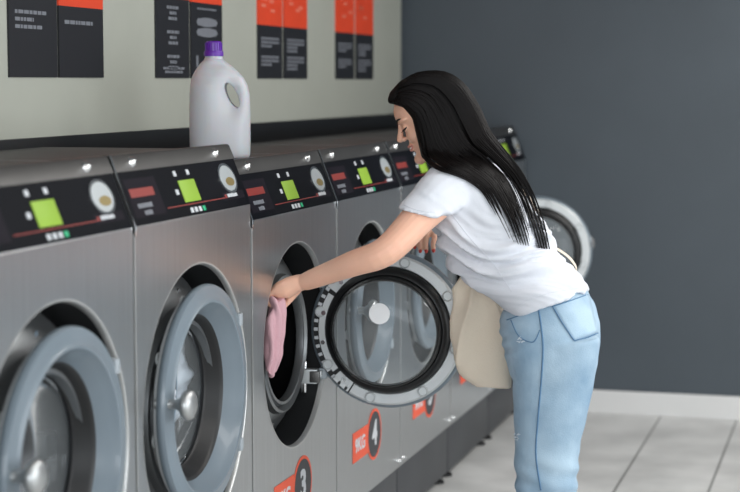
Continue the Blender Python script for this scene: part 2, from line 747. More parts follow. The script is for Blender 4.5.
def comb_mesh(R):
    """toothed hinge-side plate on the inner face of the door"""
    ps = []
    for k in range(17):
        t = .95 * (k / 16 * 2 - 1)
        M = Matrix.Rotation(t, 4, 'X')
        ps.append(xf(box(-.0765, R * .892, -.0058, -.066, R * .943, .0042, .001), M) + (white_pr,))
    for t0, t1, r0, r1, a0, a1, ma_ in ((-1.0, -.72, .80, .94, -.0765, -.0725, flange_m), (-.66, .55, .80, .88, -.0765, -.0725, flange_m), (.62, 1.0, .80, .94, -.0765, -.0725, flange_m), (-1.02, 1.02, .785, .953, -.0735, -.071, dark_gap)):
        V = []
        n = 14
        for a in (a0, a1):
            for rr in (R * r0, R * r1):
                for k in range(n + 1):
                    t = t0 + (t1 - t0) * k / n
                    V.append(Vector((a, rr * math.cos(t), rr * math.sin(t))))
        m_ = n + 1
        Fc = []
        for k in range(n):
            Fc += [[k, k + 1, m_ + k + 1, m_ + k], [2 * m_ + k, 3 * m_ + k, 3 * m_ + k + 1, 2 * m_ + k + 1],
                   [k, 2 * m_ + k, 2 * m_ + k + 1, k + 1], [m_ + k, m_ + k + 1, 3 * m_ + k + 1, 3 * m_ + k]]
        Fc += [[0, m_, 3 * m_, 2 * m_], [n, 2 * m_ + n, 3 * m_ + n, m_ + n]]
        ps.append((V, Fc, ma_))
    for t in (-.86, -.2, .25, .8):
        p = Vector((0, R * .84 * math.cos(t), R * .84 * math.sin(t)))
        ps.append(shift(disc(.007, -.0765, -.081, 14), p) + (chrome,))
    return mesh_of(ps, auto=40)


def bracket_mesh(R):
    ps = [box(-.075, R * .90, -.17, -.045, R * 1.16, -.125, .004) + (flange_m,), box(-.068, R * 1.04, -.20, -.03, R * 1.12, -.10, .006) + (chrome,),
          box(-.080, R * .86, -.165, -.070, R * .99, -.13, .003) + (steel_dark,)]
    return mesh_of(ps, auto=30)


def sticker_mesh(R):
    return mesh_of([disc(R * .13, -.1462, -.1486, 32) + (mat('sticker_white', rgb(244, 245, 246), .5),)], auto=30)


def console_frame(K):
    """matrix from console drawing (u along row, v up the slope, out) to machine space"""
    a, b = Vector((0, 0, K.zp)), Vector((-.05, 0, K.zb))
    v = (b - a)
    L = v.length
    v.normalize()
    n = Vector((v.z, 0, -v.x))
    M = Matrix.Identity(4)
    for i in range(3):
        M[i][0], M[i][1], M[i][2], M[i][3] = (0, 1, 0)[i], v[i], n[i], a[i]
    return M, L


def rect(u0, v0, u1, v1, t0, t1, M):
    return xf(box(u0, v0, t0, u1, v1, t1), M)


def scribble(u, v, n, h, t, M, ma, seed, gap=.35):
    """a line of small illegible print: short upright dashes"""
    rnd = random.Random(seed)
    ps = []
    x = u
    for k in range(n):
        wd = h * (.35 + .5 * rnd.random())
        ps.append(rect(x, v - h / 2, x + wd, v + h / 2 * (.7 + .3 * rnd.random()), t - .0002, t + .0005, M) + (ma,))
        x += wd + h * gap * .5
    return ps


def panel_mesh(K, wd):
    M, L = console_frame(K)
    T = .004
    ps = [rect(.011, .003, wd - .009, L - .001, -.002, T, M) + (black_panel,)]
    ps.append(rect(.028, .02, .21, L - .02, T, T + .0006, M) + (red_film,))
    ps.append(rect(.042, .069, .18, .090, T + .0006, T + .0010, M) + (red_pr,))
    ps += scribble(.06, .048, 9, .012, T + .0009, M, grey_pr, 3)
    ps += scribble(.085, .030, 5, .012, T + .0009, M, grey_pr, 4)
    ps.append(rect(.225, .030, .63, .0325, T, T + .0006, M) + (red_pr,))
    ps.append(rect(.60, .024, .755, .046, T, T + .0005, M) + (red_film,))
    ps.append(rect(.615, .031, .628, .040, T, T + .0009, M) + (red_pr,))
    ps += scribble(.635, .036, 9, .010, T + .0006, M, white_pr, 5)
    return mesh_of(ps, auto=30)


def display_mesh(K, wd):
    M, L = console_frame(K)
    return mesh_of([xf(box(.343, .037, .003, .447, .094, .0062, .0012), M) + (disp,)], auto=30)


def button_mesh(K, wd, u, v):
    M, L = console_frame(K)
    return mesh_of([xf(box(u - .008, v - .007, .003, u + .008, v + .007, .0065, .002), M) + (white_pr,)], auto=30)


def led_mesh(K, wd, u, ma):
    M, L = console_frame(K)
    return mesh_of([xf(box(u - .008, .009, .003, u + .008, .022, .006, .001), M) + (ma,)], auto=30)


def badge_mesh(K, wd):
    M, L = console_frame(K)
    d = disc(.060, .003, .0062, 40, axis='z', ry=.042)
    e = disc(.051, .0062, .0068, 40, axis='z', ry=.035)
    f = disc(.030, .0068, .0074, 30, axis='z', ry=.012)
    T = Matrix.Translation((.678, .082, 0))
    ps = [xf(d, M @ T) + (chrome,), xf(e, M @ T) + (badge_m,), xf(f, M @ T @ Matrix.Translation((.006, -.010, 0))) + (gold_m,)]
    return mesh_of(ps, auto=30)


def bezel_mesh(K, wd):
    x0, x1 = -.050, -.066
    V = []
    prof = [(x0 + .006, K.zb + .0005), (x1 + .006, K.zt - .003), (x1 + .002, K.zt), (x1 - .012, K.zt), (x1 - .014, K.top - .004), (x0 - .02, K.zb)]
    for y in (.005, wd - .004):
        V += [Vector((x, y, z)) for x, z in prof]
    N = len(prof)
    Fc = [list(range(N)), list(range(N, 2 * N))] + [[k, (k + 1) % N, N + (k + 1) % N, N + k] for k in range(N)]
    return mesh_of([(V, Fc, steel_dark)], auto=30)


def bolt_mesh(r=.012):
    return mesh_of([lathe([(r * 1.15, 0), (r * 1.1, .003), (r * .9, .004), (r * .8, .009), (r * .4, .012), (.0005, .0125)], 20) + (chrome,)], smooth=True)


def trim_glint_mesh(K, wd):
    """bright steel edge up the left side of the console, continued below as an edge highlight"""
    V = []
    prof = [(.003, K.zp - .02), (.0045, K.zp), (-.045, K.zb + .003), (-.058, K.zt + .001), (-.066, K.zt), (-.052, K.zb - .004), (-.006, K.zp - .01)]
    for y in (.0035, .0105):
        V += [Vector((x, y, z)) for x, z in prof]
    N = len(prof)
    Fc = [list(range(N)), list(range(N, 2 * N))] + [[k, (k + 1) % N, N + (k + 1) % N, N + k] for k in range(N)]
    return mesh_of([(V, Fc, chrome), box(-.006, .0035, ZB, .0016, .0085, K.zp - .012) + (lip_steel,)], auto=30)  # the box is a bright strip standing in for the cabinet's bevel highlight


def plinth_mesh(wd):
    return mesh_of([box(-DEEP + .02, .006, .03, -.012, wd - .006, ZB + .005, .003) + (plinth_m,)], auto=30)


def foot_mesh():
    return mesh_of([lathe([(.0006, 0), (.026, 0), (.026, .012), (.012, .016), (.012, .04), (.0006, .04)], 20, axis='z') + (black_rub,)], auto=30)


def label_mesh(K, wd, num):
    u, v, r = wd / 2 + .045, K.label, .088
    D = Matrix.Translation((u, v, 0))
    ps = [xf(xf(disc(r, .0006, .0016, 56, axis='z'), D), STAND) + (orange,), xf(xf(disc(r * .885, .0006, .0022, 56, axis='z'), D), STAND) + (dark_disc,),
          text_vf(num, .115, .0006, STAND @ Matrix.Translation((u, v, .0028)), bold=.004, narrow=1.0) + (white_pr,)]
    return mesh_of(ps, auto=30)


def price_mesh(K, wd):
    u, v = wd / 2 - .125, K.label
    ps = [xf(box(u - .09, v - .05, .0006, u + .09, v + .05, .0014), STAND) + (orange,),
          text_vf('9KG', .062, .0004, STAND @ Matrix.Translation((u - .005, v, .0019)), bold=.002) + (white_pr,)]
    return mesh_of(ps, auto=30)


def make_machine(idx, K, y0, wd, label, open_pose=None, name_key=''):
    k = (K is BIG, wd)
    yc = wd / 2
    t = thing('washing_machine', (0, y0, 0), label, 'washing machine', 'front-loading washing machines in the row')
    link('cabinet', cached(('cab',) + k, lambda: cabinet_mesh(K, wd)), t)
    link('drum', cached(('drum',) + k, lambda: drum_mesh(K, wd)), t)
    p = link('control_panel', cached(('panel',) + k, lambda: panel_mesh(K, wd)), t)
    link('display', cached(('disp',) + k, lambda: display_mesh(K, wd)), p)['label'] = 'lime green lit display'
    for u, v in ((.34, .113), (.425, .113), (.315, .066)):
        link('button', cached(('btn', u, v) + k, lambda: button_mesh(K, wd, u, v)), p)
    for q in range(4):
        u = .366 + q * .027
        o = link('indicator_light', cached(('led', q) + k, lambda: led_mesh(K, wd, u, green_led if q == 3 else white_pr)), p)
        if q == 3:
            o['label'] = 'green indicator light'
    link('badge', cached(('badge',) + k, lambda: badge_mesh(K, wd)), p)
    b = link('bezel', cached(('bezel',) + k, lambda: bezel_mesh(K, wd)), t)
    for u in (.115, .655 * wd / W):
        link('bolt', cached(('bolt',), bolt_mesh), b, (-.0535, u, (K.zb + K.zt) / 2), (0, -.3, 0))
    link('edge_trim_glint', cached(('trim',) + k, lambda: trim_glint_mesh(K, wd)), t)
    link('plinth', cached(('plinth', wd), lambda: plinth_mesh(wd)), t)
    for x in (-.035, -DEEP + .08):
        for y in (.07, wd - .07):
            link('foot', cached(('foot',), foot_mesh), t, (x, y, 0))
    for y in (.03, wd - .03):
        link('screw', cached(('screw',), lambda: bolt_mesh(.006)), t, (0, y, ZB + .026))
    link('number_label', cached(('num', idx) + k, lambda: label_mesh(K, wd, str(idx))), t)
    link('price_tag', cached(('price',) + k, lambda: price_mesh(K, wd)), t)
    R = K.R
    d = link('door', cached(('ring', R), lambda: ring_mesh(R)), t)
    d['label'] = 'grey-blue ring door' + (' swung open' if open_pose else '')
    if open_pose:
        d.location = (open_pose[0], open_pose[1] - y0, open_pose[3])
        d.rotation_euler = (0, 0, math.radians(open_pose[2]))
    else:
        d.location = (K.dx, yc, K.dz)
    link('back_plate', cached(('plate', R), lambda: back_plate_mesh(R)), d, (.038, 0, 0))
    link('gasket', cached(('gasket', R), lambda: gasket_mesh(R)), d)
    link('glass', cached(('glass', R), lambda: glass_mesh(R)), d)
    link('handle', cached(('knob', R), lambda: knob_mesh(R)), d, (-.008, -R * .90, .03))
    for sg in (-1, 1):
        link('hinge', cached(('hinge', R, sg), lambda: hinge_mesh(R, sg)), d)
    if open_pose:
        link('hinge_plate', cached(('comb', R), lambda: comb_mesh(R)), d, (.038, 0, 0))
        link('hinge_bracket', cached(('bracket', R), lambda: bracket_mesh(R)), d, (.03, 0, 0))
        link('sticker', cached(('sticker', R), lambda: sticker_mesh(R)), d, (0, .006, .066))['label'] = 'round white sticker on the glass'
    return t


SEAM = [2.872, 3.660, 4.448, 5.236, 6.024, 6.812, 7.597, 8.382]
labels = ['large steel washing machine at the near end of the row',
          'large steel washing machine with white laundry inside, beside the detergent jug',
          'steel washing machine numbered 3 with open door and pink cloth at its drum',
          'closed steel washing machine numbered 4 behind the open door',
          'closed steel washing machine numbered 5 behind the woman\'s arms',
          'steel washing machine with open door at the far side of the woman\'s back',
          'last steel washing machine of the row against the dark back wall']
poses = {3: (.205, 5.12, 96, .858), 6: (.205, 7.60, 100, .868)}
for i in range(7):
    make_machine(i + 1, BIG if i < 2 else SMALL, SEAM[i], SEAM[i + 1] - SEAM[i], labels[i], poses.get(i + 1))

# ------------------------------------------------------------------ wall board and posters above the machines
bt = thing('wall_board', (WX, 2, 1.385), 'long off-white wall board with black lower edge above the machines', 'wall board')
obj('panel', [box(0, 0, .070, .041, 6.36, 1.35, .003) + (board_m,)], bt, auto=30)
obj('lower_rail', [box(0, 0, 0, .047, 6.365, .072, .004) + (black,)], bt, auto=30)['label'] = 'black lower edge rail'
bx = WX + .041
rnd = random.Random(3)


def poster(y0, y1, head, kind, label, seed):
    zb, zt = 1.623, 2.20
    r = random.Random(seed)
    ps = [box(bx, y0, zb, bx + .006, y1, head) + (poster_m,), box(bx, y0, head, bx + .006, y1, zt) + (orange_hd,)]
    f = bx + .006
    wd = y1 - y0

    def line(z, a, b, h, ma=grey_pr):
        y = y0 + a * wd
        while y < y0 + b * wd - .004:
            l = min(.012 + .02 * r.random(), y0 + b * wd - y)
            ps.append(box(f - .001, y, z - h / 2, f + .0006, y + l, z + h / 2) + (ma,))
            y += l + .005
    if kind == 0:
        for z, b in ((head - .045, .78), (head - .065, .5), (head - .085, .68)):
            line(z, .12, b, .010)
    elif kind == 1:
        line(head - .045, .12, .75, .011)
    elif kind == 2:
        for z0 in (head - .03, head - .11, head - .19):
            for q, (a, b) in enumerate(((.32, .68), (.4, .6), (.36, .64))):
                line(z0 - q * .018, a, b, .010)
        line(1.655, .2, .85, .008)
        line(1.643, .25, .8, .008)
    elif kind == 3:
        line(head - .02, .2, .8, .006)
        for z0 in (head - .065, head - .10):
            V, Fc = disc(.1, f - .001, f + .0008, 24, ry=.016)
            ps.append(shift((V, Fc), (0, (y0 + y1) / 2, z0)) + (grey_pr,))
            line(z0, .2, .8, .024)
        for a in (.15, .45):
            ps.append(box(f - .001, y0 + a * wd, 1.66, f + .0006, y0 + a * wd + .02, 1.70) + (grey_pr,))
    else:
        for z0 in (head - .05, head - .12):
            for q in range(3 if kind == 4 else 4):
                line(z0 - q * .0145, .12, .85 if q < 2 else .55, .009)
        for q in range(5):
            z = head + .05 + .12 * r.random()
            y = y0 + wd * (.1 + .6 * r.random())
            ps.append(box(f - .001, y, z, f + .0006, y + .05, z + .012) + (mat('header_pale_print', rgb(232, 120, 96), .5),))
    return tag(obj('poster', ps), label, 'poster', 'information posters on the wall board')


poster(4.26, 4.548, 1.845, 0, 'black poster with three short text lines, leftmost on the wall board', 1)
poster(4.561, 4.859, 1.826, 1, 'black and orange poster with a single text line, right of the leftmost poster', 2)
poster(5.265, 5.551, 1.884, 2, 'black poster with three centred text blocks, left behind the purple jug cap', 3)
poster(5.569, 5.865, 1.880, 3, 'black poster with two grey text ovals, right behind the purple jug cap', 4)
poster(6.246, 6.527, 1.825, 4, 'black and orange poster, left one of the pair right of the jug', 5)
poster(6.551, 6.844, 1.825, 5, 'black and orange poster, right one of the pair right of the jug', 6)
poster(7.249, 7.523, 1.825, 4, 'black and orange poster, left one of the pair nearest the dark back wall', 7)
poster(7.555, 7.834, 1.825, 5, 'black and orange poster closest to the dark back wall', 8)

# ------------------------------------------------------------------ detergent jug
jug_m = mat('translucent_polythene', rgb(198, 200, 205), .38, 0, sss=.4, var=.02)
cap_m = mat('purple_cap', rgb(96, 38, 160), .35)
JP = Vector((-.2525, 4.885, 1.385))
JW = .0905                     # half width
jt = thing('detergent_jug', JP, 'white plastic detergent jug with purple cap standing on the machines', 'jug')
jrot = YAW
secs = []
prof = [(0, .93, 0), (.008, .985, 0), (.05, 1.0, 0), (.13, 1.0, 0), (.185, .985, 0), (.215, .94, -.002), (.24, .84, -.006), (.26, .68, -.010), (.277, .50, -.014), (.288, .36, -.016), (.293, .29, -.017), (.312, .28, -.017)]
for z, s, dx in prof:
    R_ = []
    for k in range(40):
        t = 2 * PI * k / 40
        c, s_ = math.cos(t), math.sin(t)
        pw = 2 / 2.6 if z < .28 else 1
        c = math.copysign(abs(c) ** pw, c)
        s_ = math.copysign(abs(s_) ** pw, s_)
        dp = .062 * min(1, s * 1.05) if z < .28 else JW * s
        R_.append(Vector((dx + JW * s * c, dp * s_, z)))
    secs.append(R_)
jm = remesh([loft(secs)], .003, 3)
jo = bpy.data.objects.new('body', jm)
COL.objects.link(jo)
hv = []
for q in (-.1, .1):
    hv.append([Vector((.039 - .017 * math.sin(t) + .0135 * math.cos(t), q, .186 + .036 * math.sin(t) + .006 * math.cos(t))) for t in [2 * PI * k / 28 for k in range(28)]])
cut_me = mesh_of([loft(hv) + (jug_m,)])
cut = bpy.data.objects.new('cut', cut_me)
COL.objects.link(cut)
# recess round the grip: a soft dish on each side
for v in jm.vertices:
    dx, dz = v.co.x - .040, v.co.z - .185
    g = math.exp(-((dx / .034) ** 2 + (dz / .06) ** 2))
    v.co.y *= 1 - .52 * g
    if v.co.x < .02 and v.co.z < .24:
        pass
bo = jo.modifiers.new('b', 'BOOLEAN')
bo.operation = 'DIFFERENCE'
bo.object = cut
bo.solver = 'EXACT'
dg = bpy.context.evaluated_depsgraph_get()
dg.update()
jm2 = bpy.data.meshes.new_from_object(jo.evaluated_get(dg))
bpy.data.objects.remove(cut)
jo.modifiers.clear()
jm2 = remesh([([v.co.copy() for v in jm2.vertices], [list(p.vertices) for p in jm2.polygons])], .0025, 5)
jm2.materials.clear()
jm2.materials.append(jug_m)
jo.data = jm2
jo.parent = jt
capV = []
ps = [xf(lathe([(.0006, .345), (.020, .345), (.024, .341), (.0245, .316), (.0006, .316)], 48, axis='z'), Matrix.Translation((-.017, 0, 0))) + (cap_m,),
      xf(lathe([(.0006, .316), (.028, .316), (.029, .313), (.029, .301), (.0006, .301)], 48, axis='z'), Matrix.Translation((-.017, 0, 0))) + (cap_m,)]
for k in range(20):
    t = 2 * PI * k / 20
    ps.append(xf(box(.0235, -.0016, .318, .0258, .0016, .340), Matrix.Translation((-.017, 0, 0)) @ Matrix.Rotation(t, 4, 'Z')) + (cap_m,))
obj('cap', ps, jt, auto=35)['label'] = 'purple ribbed screw cap'
jt.rotation_euler = (0, 0, jrot)


# ------------------------------------------------------------------ laundry
def crumple(me, amp, sc, seed):
    off = Vector((seed * 7.1, seed * 3.3, seed))
    me.update()
    nr = [v.normal.copy() for v in me.vertices]
    for v, n in zip(me.vertices, nr):
        d = noise.noise((v.co + off) * sc) + .5 * abs(noise.noise((v.co + off) * sc * 2.1))
        v.co += n * d * amp


white_cloth = mat('white_laundry_cloth', rgb(226, 230, 238), .85, bump=.1)
pink_cloth = mat('pink_towelling', rgb(208, 166, 174), .9, bump=.35, bscale=160, var=.05)
lm = remesh([ball((-.27, 4.09, .69), .105), ball((-.20, 4.18, .78), .085), ball((-.160, 4.245, .905), .055), ball((-.158, 4.256, .83), .058), ball((-.165, 4.245, .76), .056), ball((-.31, 3.99, .68), .09)], .006, 3)
crumple(lm, .02, 16, 2)
lm.materials.append(white_cloth)
tag(link('white_laundry', lm), 'crumpled white laundry behind the glass of the second machine', 'laundry')

# ------------------------------------------------------------------ the woman
YM = 4.92                      # her middle plane
skin = mat('skin', rgb(232, 182, 157), .48, 0, var=.04, vscale=14, sss=.12, spec=.4)
lip_m = mat('lip', rgb(206, 136, 124), .4)
shirt_m = mat('white_cotton', rgb(216, 219, 226), .85, 0, bump=.12, bscale=220)
denim = mat('light_denim', rgb(122, 152, 177), .85, 0, bump=.3, bscale=260, vscale=6, col2=rgb(174, 197, 213))
denim_d = mat('denim_seam', rgb(88, 124, 156), .85)
hair_m = mat('black_hair', rgb(15, 12, 12), .5, 0, spec=.13, var=.25, vscale=8)
canvas = mat('beige_canvas', rgb(238, 224, 204), .9, 0, bump=.35, bscale=240, var=.03)
nail_m = mat('red_nail', rgb(190, 62, 54), .25)
tooth_m = mat('tooth', rgb(238, 234, 226), .3)
lash_m = mat('lash_black', rgb(20, 16, 15), .6)
sole_m = mat('shoe_white', rgb(226, 226, 222), .6)

wt = thing('woman', (.72, YM, 0), 'woman with long black hair, white t-shirt and light jeans leaning to the open machine', 'person')
WINV = Matrix.Translation(-Vector((.72, YM, 0)))


def own(me):
    me.transform(WINV)
    return me


def S(px, py, y=YM):
    return at(px, py, y)


# --- shirt
shirt_secs = [((513, 315), (586, 290), .165), ((500, 301), (579, 280), .158), ((484, 290), (566, 268), .150), ((464, 277), (552, 249), .150), ((447, 258), (543, 226), .156), ((439, 238), (527, 203), .165),
              ((433, 213), (511, 180), .172), ((428, 192), (493, 164), .166), ((430, 177), (475, 155), .115), ((436, 168), (462, 154), .062)]
tv = loft([ring(S(*f), S(*b), wl, 40, 2.3) for f, b, wl in shirt_secs])
sleeve = limb([S(458, 184, 4.82), S(444, 189, 4.765), S(430, 200, 4.72)], [.07, .066, .056])
sl2 = loft([ring(S(a[0], a[1], a[2]), S(b[0], b[1], b[2]), wl + .006, 28, 2.4) for a, b, wl in (((446, 168, 4.80), (478, 196, 4.80), .055), ((430, 176, 4.765), (468, 206, 4.765), .058), ((414, 190, 4.725), (455, 214, 4.725), .057), ((399.5, 206.5, 4.685), (439, 217, 4.685), .056))])
far_sleeve = limb([(.47, 5.02, 1.30), (.475, 5.11, 1.27), (.49, 5.18, 1.21)], [.07, .066, .058])
sm = remesh([tv, sleeve, sl2, far_sleeve], .005, 5)


def folds(me):
    me.update()
    nr = [v.normal.copy() for v in me.vertices]
    a0, a1 = S(440, 250), S(575, 280)
    ax = (a1 - a0).normalized()
    for v, n in zip(me.vertices, nr):
        d = v.co - a0
        u = d.dot(ax)
        wv = d - ax * u
        h = wv.z + .35 * wv.y
        q = noise.noise(v.co * 3.5)
        q2 = noise.noise(Vector((u * 3.5, h * 24 + q * 3.0, v.co.y * 3)))
        q3 = noise.noise(Vector((u * 7, h * 48 + q * 4.0, v.co.y * 5 + 9)))
        rdg = (1 - abs(q2) * 2.2) * .020 + (1 - abs(q3) * 2.2) * .008
        low = max(.18, min(1, (1.30 - v.co.z) / .12))
        low *= max(.25, min(1, (v.co.z - .985) / .06))
        v.co += n * ((rdg - .012) * low + noise.noise(v.co * 11) * .003)


folds(sm)
sm.materials.append(shirt_m)
shirt_bvh = bvh_of(sm)

# --- jeans
NL, FL = YM - .085, YM + .085
hip = loft([ring(S(504, 309), S(583, 287), .140, 40, 2.3), ring(S(502, 320), S(593, 305), .160, 40, 2.3), ring(S(504, 336), S(599, 325), .174, 40, 2.3), ring(S(508, 354), S(599, 346), .178, 40, 2.4), ring(S(512, 372), S(594, 368), .172, 40, 2.5)])


def leg(y, a, b, x_shift, foot):
    sec = [((509, 345), (599, 338), .088), ((512, 370), (597, 366), .090), ((514, 400), (590, 402), .090), ((515, 430), (583, 432), .086), ((515, 460), (578, 461), .083), ((517, 492), (577, 492), .083)]
    R_ = [ring(S(f[0] + a, f[1], y), S(bk[0] + b, bk[1], y), wl, 32, 2.2) for f, bk, wl in sec]
    lastf, lastb = S(517 + a, 492, y), S(577 + b, 492, y)
    for z, s, dx in ((.30, 1.02, -.01), (.16, 1.06, -.015), (.075, 1.1, -.015)):
        c = (lastf + lastb) / 2
        h = (lastf - lastb) / 2 * s
        c = Vector((c.x + dx, c.y, z))
        R_.append(ring(c + Vector((h.x, h.y, 0)), c - Vector((h.x, h.y, 0)), .085 * s, 32, 2.2))
    return R_


nl = leg(NL, 0, 0, 0, 0)
fl = leg(FL, 3, -5, 0, 0)
jm_ = remesh([hip, loft(nl), loft(fl)], .005, 5)


def dfolds(me):
    me.update()
    nr = [v.normal.copy() for v in me.vertices]
    for v, n in zip(me.vertices, nr):
        z = v.co.z
        d = noise.noise(Vector((v.co.x * 6, v.co.y * 6, z * 16))) * .004
        kn = math.exp(-((z - .47) / .1) ** 2)
        d += math.sin(z * 95 + v.co.x * 40 + noise.noise(v.co * 8) * 3) * .0035 * kn
        cr = math.exp(-((z - .88) / .05) ** 2) * max(0, (.72 - v.co.x) / .1)
        d += math.sin(z * 160 - v.co.x * 90) * .003 * min(1, cr)
        v.co += n * d


dfolds(jm_)
jm_.materials.append(denim)
jeans_bvh = bvh_of(jm_)

# --- head frame: f forward, s to the side nearest the window, u up; leaned forward
hf = (-.885 * RGT + Vector((0, 0, -.47))).normalized()
hu = (-.47 * RGT + Vector((0, 0, .885))).normalized()
hs = -FH
_t = math.radians(5)
hf, hs = (hf * math.cos(_t) - hs * math.sin(_t)).normalized(), (hs * math.cos(_t) + hf * math.sin(_t)).normalized()
HO = S(446.5, 150)


def H(f, s, u):
    return HO + hf * f + hs * s + hu * u


HM = Matrix.Identity(4)
for i in range(3):
    HM[i][0], HM[i][1], HM[i][2] = hf[i], hs[i], hu[i]

hsec = [(-.002, .074, .040, .014), (.004, .083, .022, .025), (.012, .0865, .0, .034), (.022, .086, -.02, .042), (.034, .0815, -.04, .049), (.048, .0825, -.06, .054), (.06, .0845, -.075, .058), (.072, .0845, -.085, .062), (.086, .083, -.092, .066),
        (.10, .081, -.097, .068), (.112, .0805, -.100, .069), (.122, .083, -.102, .070), (.133, .0885, -.104, .071), (.148, .0895, -.104, .072), (.165, .086, -.10, .071), (.182, .076, -.09, .066), (.20, .056, -.072, .056), (.213, .03, -.045, .04), (.221, .0, -.02, .018)]


def hring(u, ff, fb, wl):
    R_ = []
    c = (ff + fb) / 2
    h = (ff - fb) / 2
    for k in range(40):
        t = 2 * PI * k / 40
        ct, st = math.cos(t), math.sin(t)
        # flatter, narrower face front than the back of the skull
        ww = wl * (1 - .18 * max(0, ct) ** 2)
        pw = .85
        R_.append(H(c + h * math.copysign(abs(ct) ** pw, ct), ww * math.copysign(abs(st) ** .95, st), u))
    return R_


head_parts = [loft([hring(*q) for q in hsec])]
head_parts.append(limb([H(.084, 0, .126), H(.0915, 0, .110), H(.1005, 0, .096), H(.1045, 0, .0885)], [.0070, .0078, .0092, .0100], 14))
for sg in (-1, 1):
    head_parts.append(ball(H(.093, sg * .0095, .0845), .0080, 1.1, .9, .85, HM))
    head_parts.append(ball(H(.047, sg * .0215, .086), .036, 1.0, .95, .95, HM))      # cheek
    head_parts.append(ball(H(.058, sg * .021, .1365), .028, 1, 1.25, .34, HM))      # brow ridge
    head_parts.append(ball(H(.0690, sg * .0300, .1135), .0125, 1, 1, .85, HM))    # lidded eye
    head_parts.append(ball(H(-.006, sg * .066, .098), .02, .8, .35, 1.5, HM))
head_parts.append(ball(H(.0785, 0, .0125), .0185, 1, 1.2, .9, HM))                  # chin
head_parts.append(ball(H(.081, 0, .060), .0125, .85, 1.7, .62, HM))
head_parts.append(ball(H(.080, 0, .0475), .0120, .85, 1.5, .62, HM))
neck = limb([S(470, 178), S(458, 165), S(446, 146), H(-.02, 0, .06)], [.062, .052, .050, .05])

# --- arms and hands
SH_L, EL_L, WR_L = S(447, 193, 4.765), S(386, 251, 4.60), S(306, 281.5, 4.665)
arm_l = limb([SH_L, S(418, 219, 4.68), EL_L, S(352, 264, 4.605), WR_L], [.052, .0475, .0415, .036, .0255], 20)
hand_l = []
yk = 4.675
palm = loft([ring(S(307, 274, yk), S(308, 289, yk), .026, 20, 2.4), ring(S(297, 274.5, yk), S(299, 292, yk), .034, 20, 2.5), ring(S(287, 277, yk), S(290, 298, yk), .039, 20, 2.6), ring(S(279, 281, yk), S(281, 298, yk), .039, 20, 2.6), ring(S(274, 285, yk), S(276, 296, yk), .035, 20, 2.4)])
hand_l.append(palm)
nails_l = []
for q, (dy, dl) in enumerate(((-.030, .86), (-.010, 1.0), (.011, 1.06), (.031, .95))):
    # little, ring, middle, index: bent down and back round the cloth
    a = S(280, 290, yk) + Vector((0, dy, .004))
    b = S(272.5, 294, yk) + Vector((0, dy, 0))
    c = S(272.5 + 1.5 * (1 - dl), 294 + 10 * dl, yk) + Vector((0, dy * .92, 0))
    d = S(279, 296 + 12 * dl, yk) + Vector((0, dy * .85, 0))
    hand_l.append(limb([a, b, c, d], [.0098, .0094, .0085, .0072], 12))
    nails_l.append((d, c))
# thumb leaves the palm near the wrist on the far side and closes on the cloth
th = [S(298, 286, yk) + Vector((0, .030, 0)), S(290, 295, yk) + Vector((0, .044, 0)), S(284, 303, yk) + Vector((0, .034, 0)), S(281, 308, yk) + Vector((0, .018, 0))]
hand_l.append(limb(th, [.013, .0115, .0100, .0080], 12))

SH_R, EL_R, WR_R = Vector((.475, 5.07, 1.295)), Vector((.53, 5.30, 1.135)), Vector((.335, 5.335, 1.155))
arm_r = limb([SH_R, (SH_R + EL_R) / 2 + Vector((.01, .01, 0)), EL_R, (EL_R + WR_R) / 2, WR_R], [.052, .046, .040, .034, .025], 20)
hand_r = []
yh = 5.30
hand_r.append(loft([ring(WR_R + Vector((0, 0, .018)), WR_R - Vector((0, 0, .016)), .026, 20), ring(S(437, 221, 5.33), S(441, 231, 5.33), .034, 20, 2.5), ring(S(430, 225, 5.31), S(435, 234, 5.31), .036, 20, 2.5), ring(S(426, 229, 5.295), S(431, 237, 5.295), .034, 20, 2.4)]))
nails_r = []
for q, (px, py, dy, ln) in enumerate(((414.5, 246.0, .030, .9), (420.3, 250.0, .010, 1), (426.2, 250.0, -.012, 1), (433.5, 249.5, -.030, .9))):
    r0 = S(429 + q * 2.2, 230 + q * 1.0, 5.30) + Vector((0, dy, 0))
    tip = S(px, py, 5.262)
    k1 = S(px + 1.0, 236 + (0 if q in (1, 2) else 2), 5.262)
    k2 = S(px - .3, (236 + py) / 2, 5.255)
    hand_r.append(limb([r0, k1, k2, tip], [.0098, .0092, .0083, .0070], 12))
    nails_r.append((tip, k2))
thr = [S(440, 228, 5.33), S(441, 238, 5.29), S(438, 246, 5.27), S(434.5, 250, 5.262)]

body_parts = head_parts + [neck, arm_l] + hand_l + [arm_r] + hand_r
# trunk and legs under the clothes
body_parts.append(loft([ring(S(*f) * .86 + S(*b) * .14, S(*f) * .14 + S(*b) * .86, wl * .84, 32) for f, b, wl in shirt_secs[:-1]]))
body_parts.append(loft([ring(S(517, 312), S(573, 293), .115, 32), ring(S(515, 345), S(588, 340), .15, 32), ring(S(522, 370), S(584, 366), .15, 32)]))
for y in (NL, FL):
    body_parts.append(limb([S(553, 352, y), S(550, 420, y), S(547, 480, y), Vector((.735 if y == NL else .69, y, .30)), Vector((.735 if y == NL else .685, y, .09)), Vector((.71 if y == NL else .67, y, .055))], [.058, .052, .045, .040, .032, .030], 16))
bm_ = remesh(body_parts, .0028, 3, .4)
bm_.materials.append(skin)
body_bvh = bvh_of(bm_)
own(bm_)
link('body', bm_, wt)

# --- face details
face = []


def spot(f, s, u, r, sx, sy, sz, ma, rot=0):
    face.append((ball(H(f, s, u), r, sx, sy, sz, HM @ Matrix.Rotation(rot, 4, 'Y'), 14)) + (ma,))


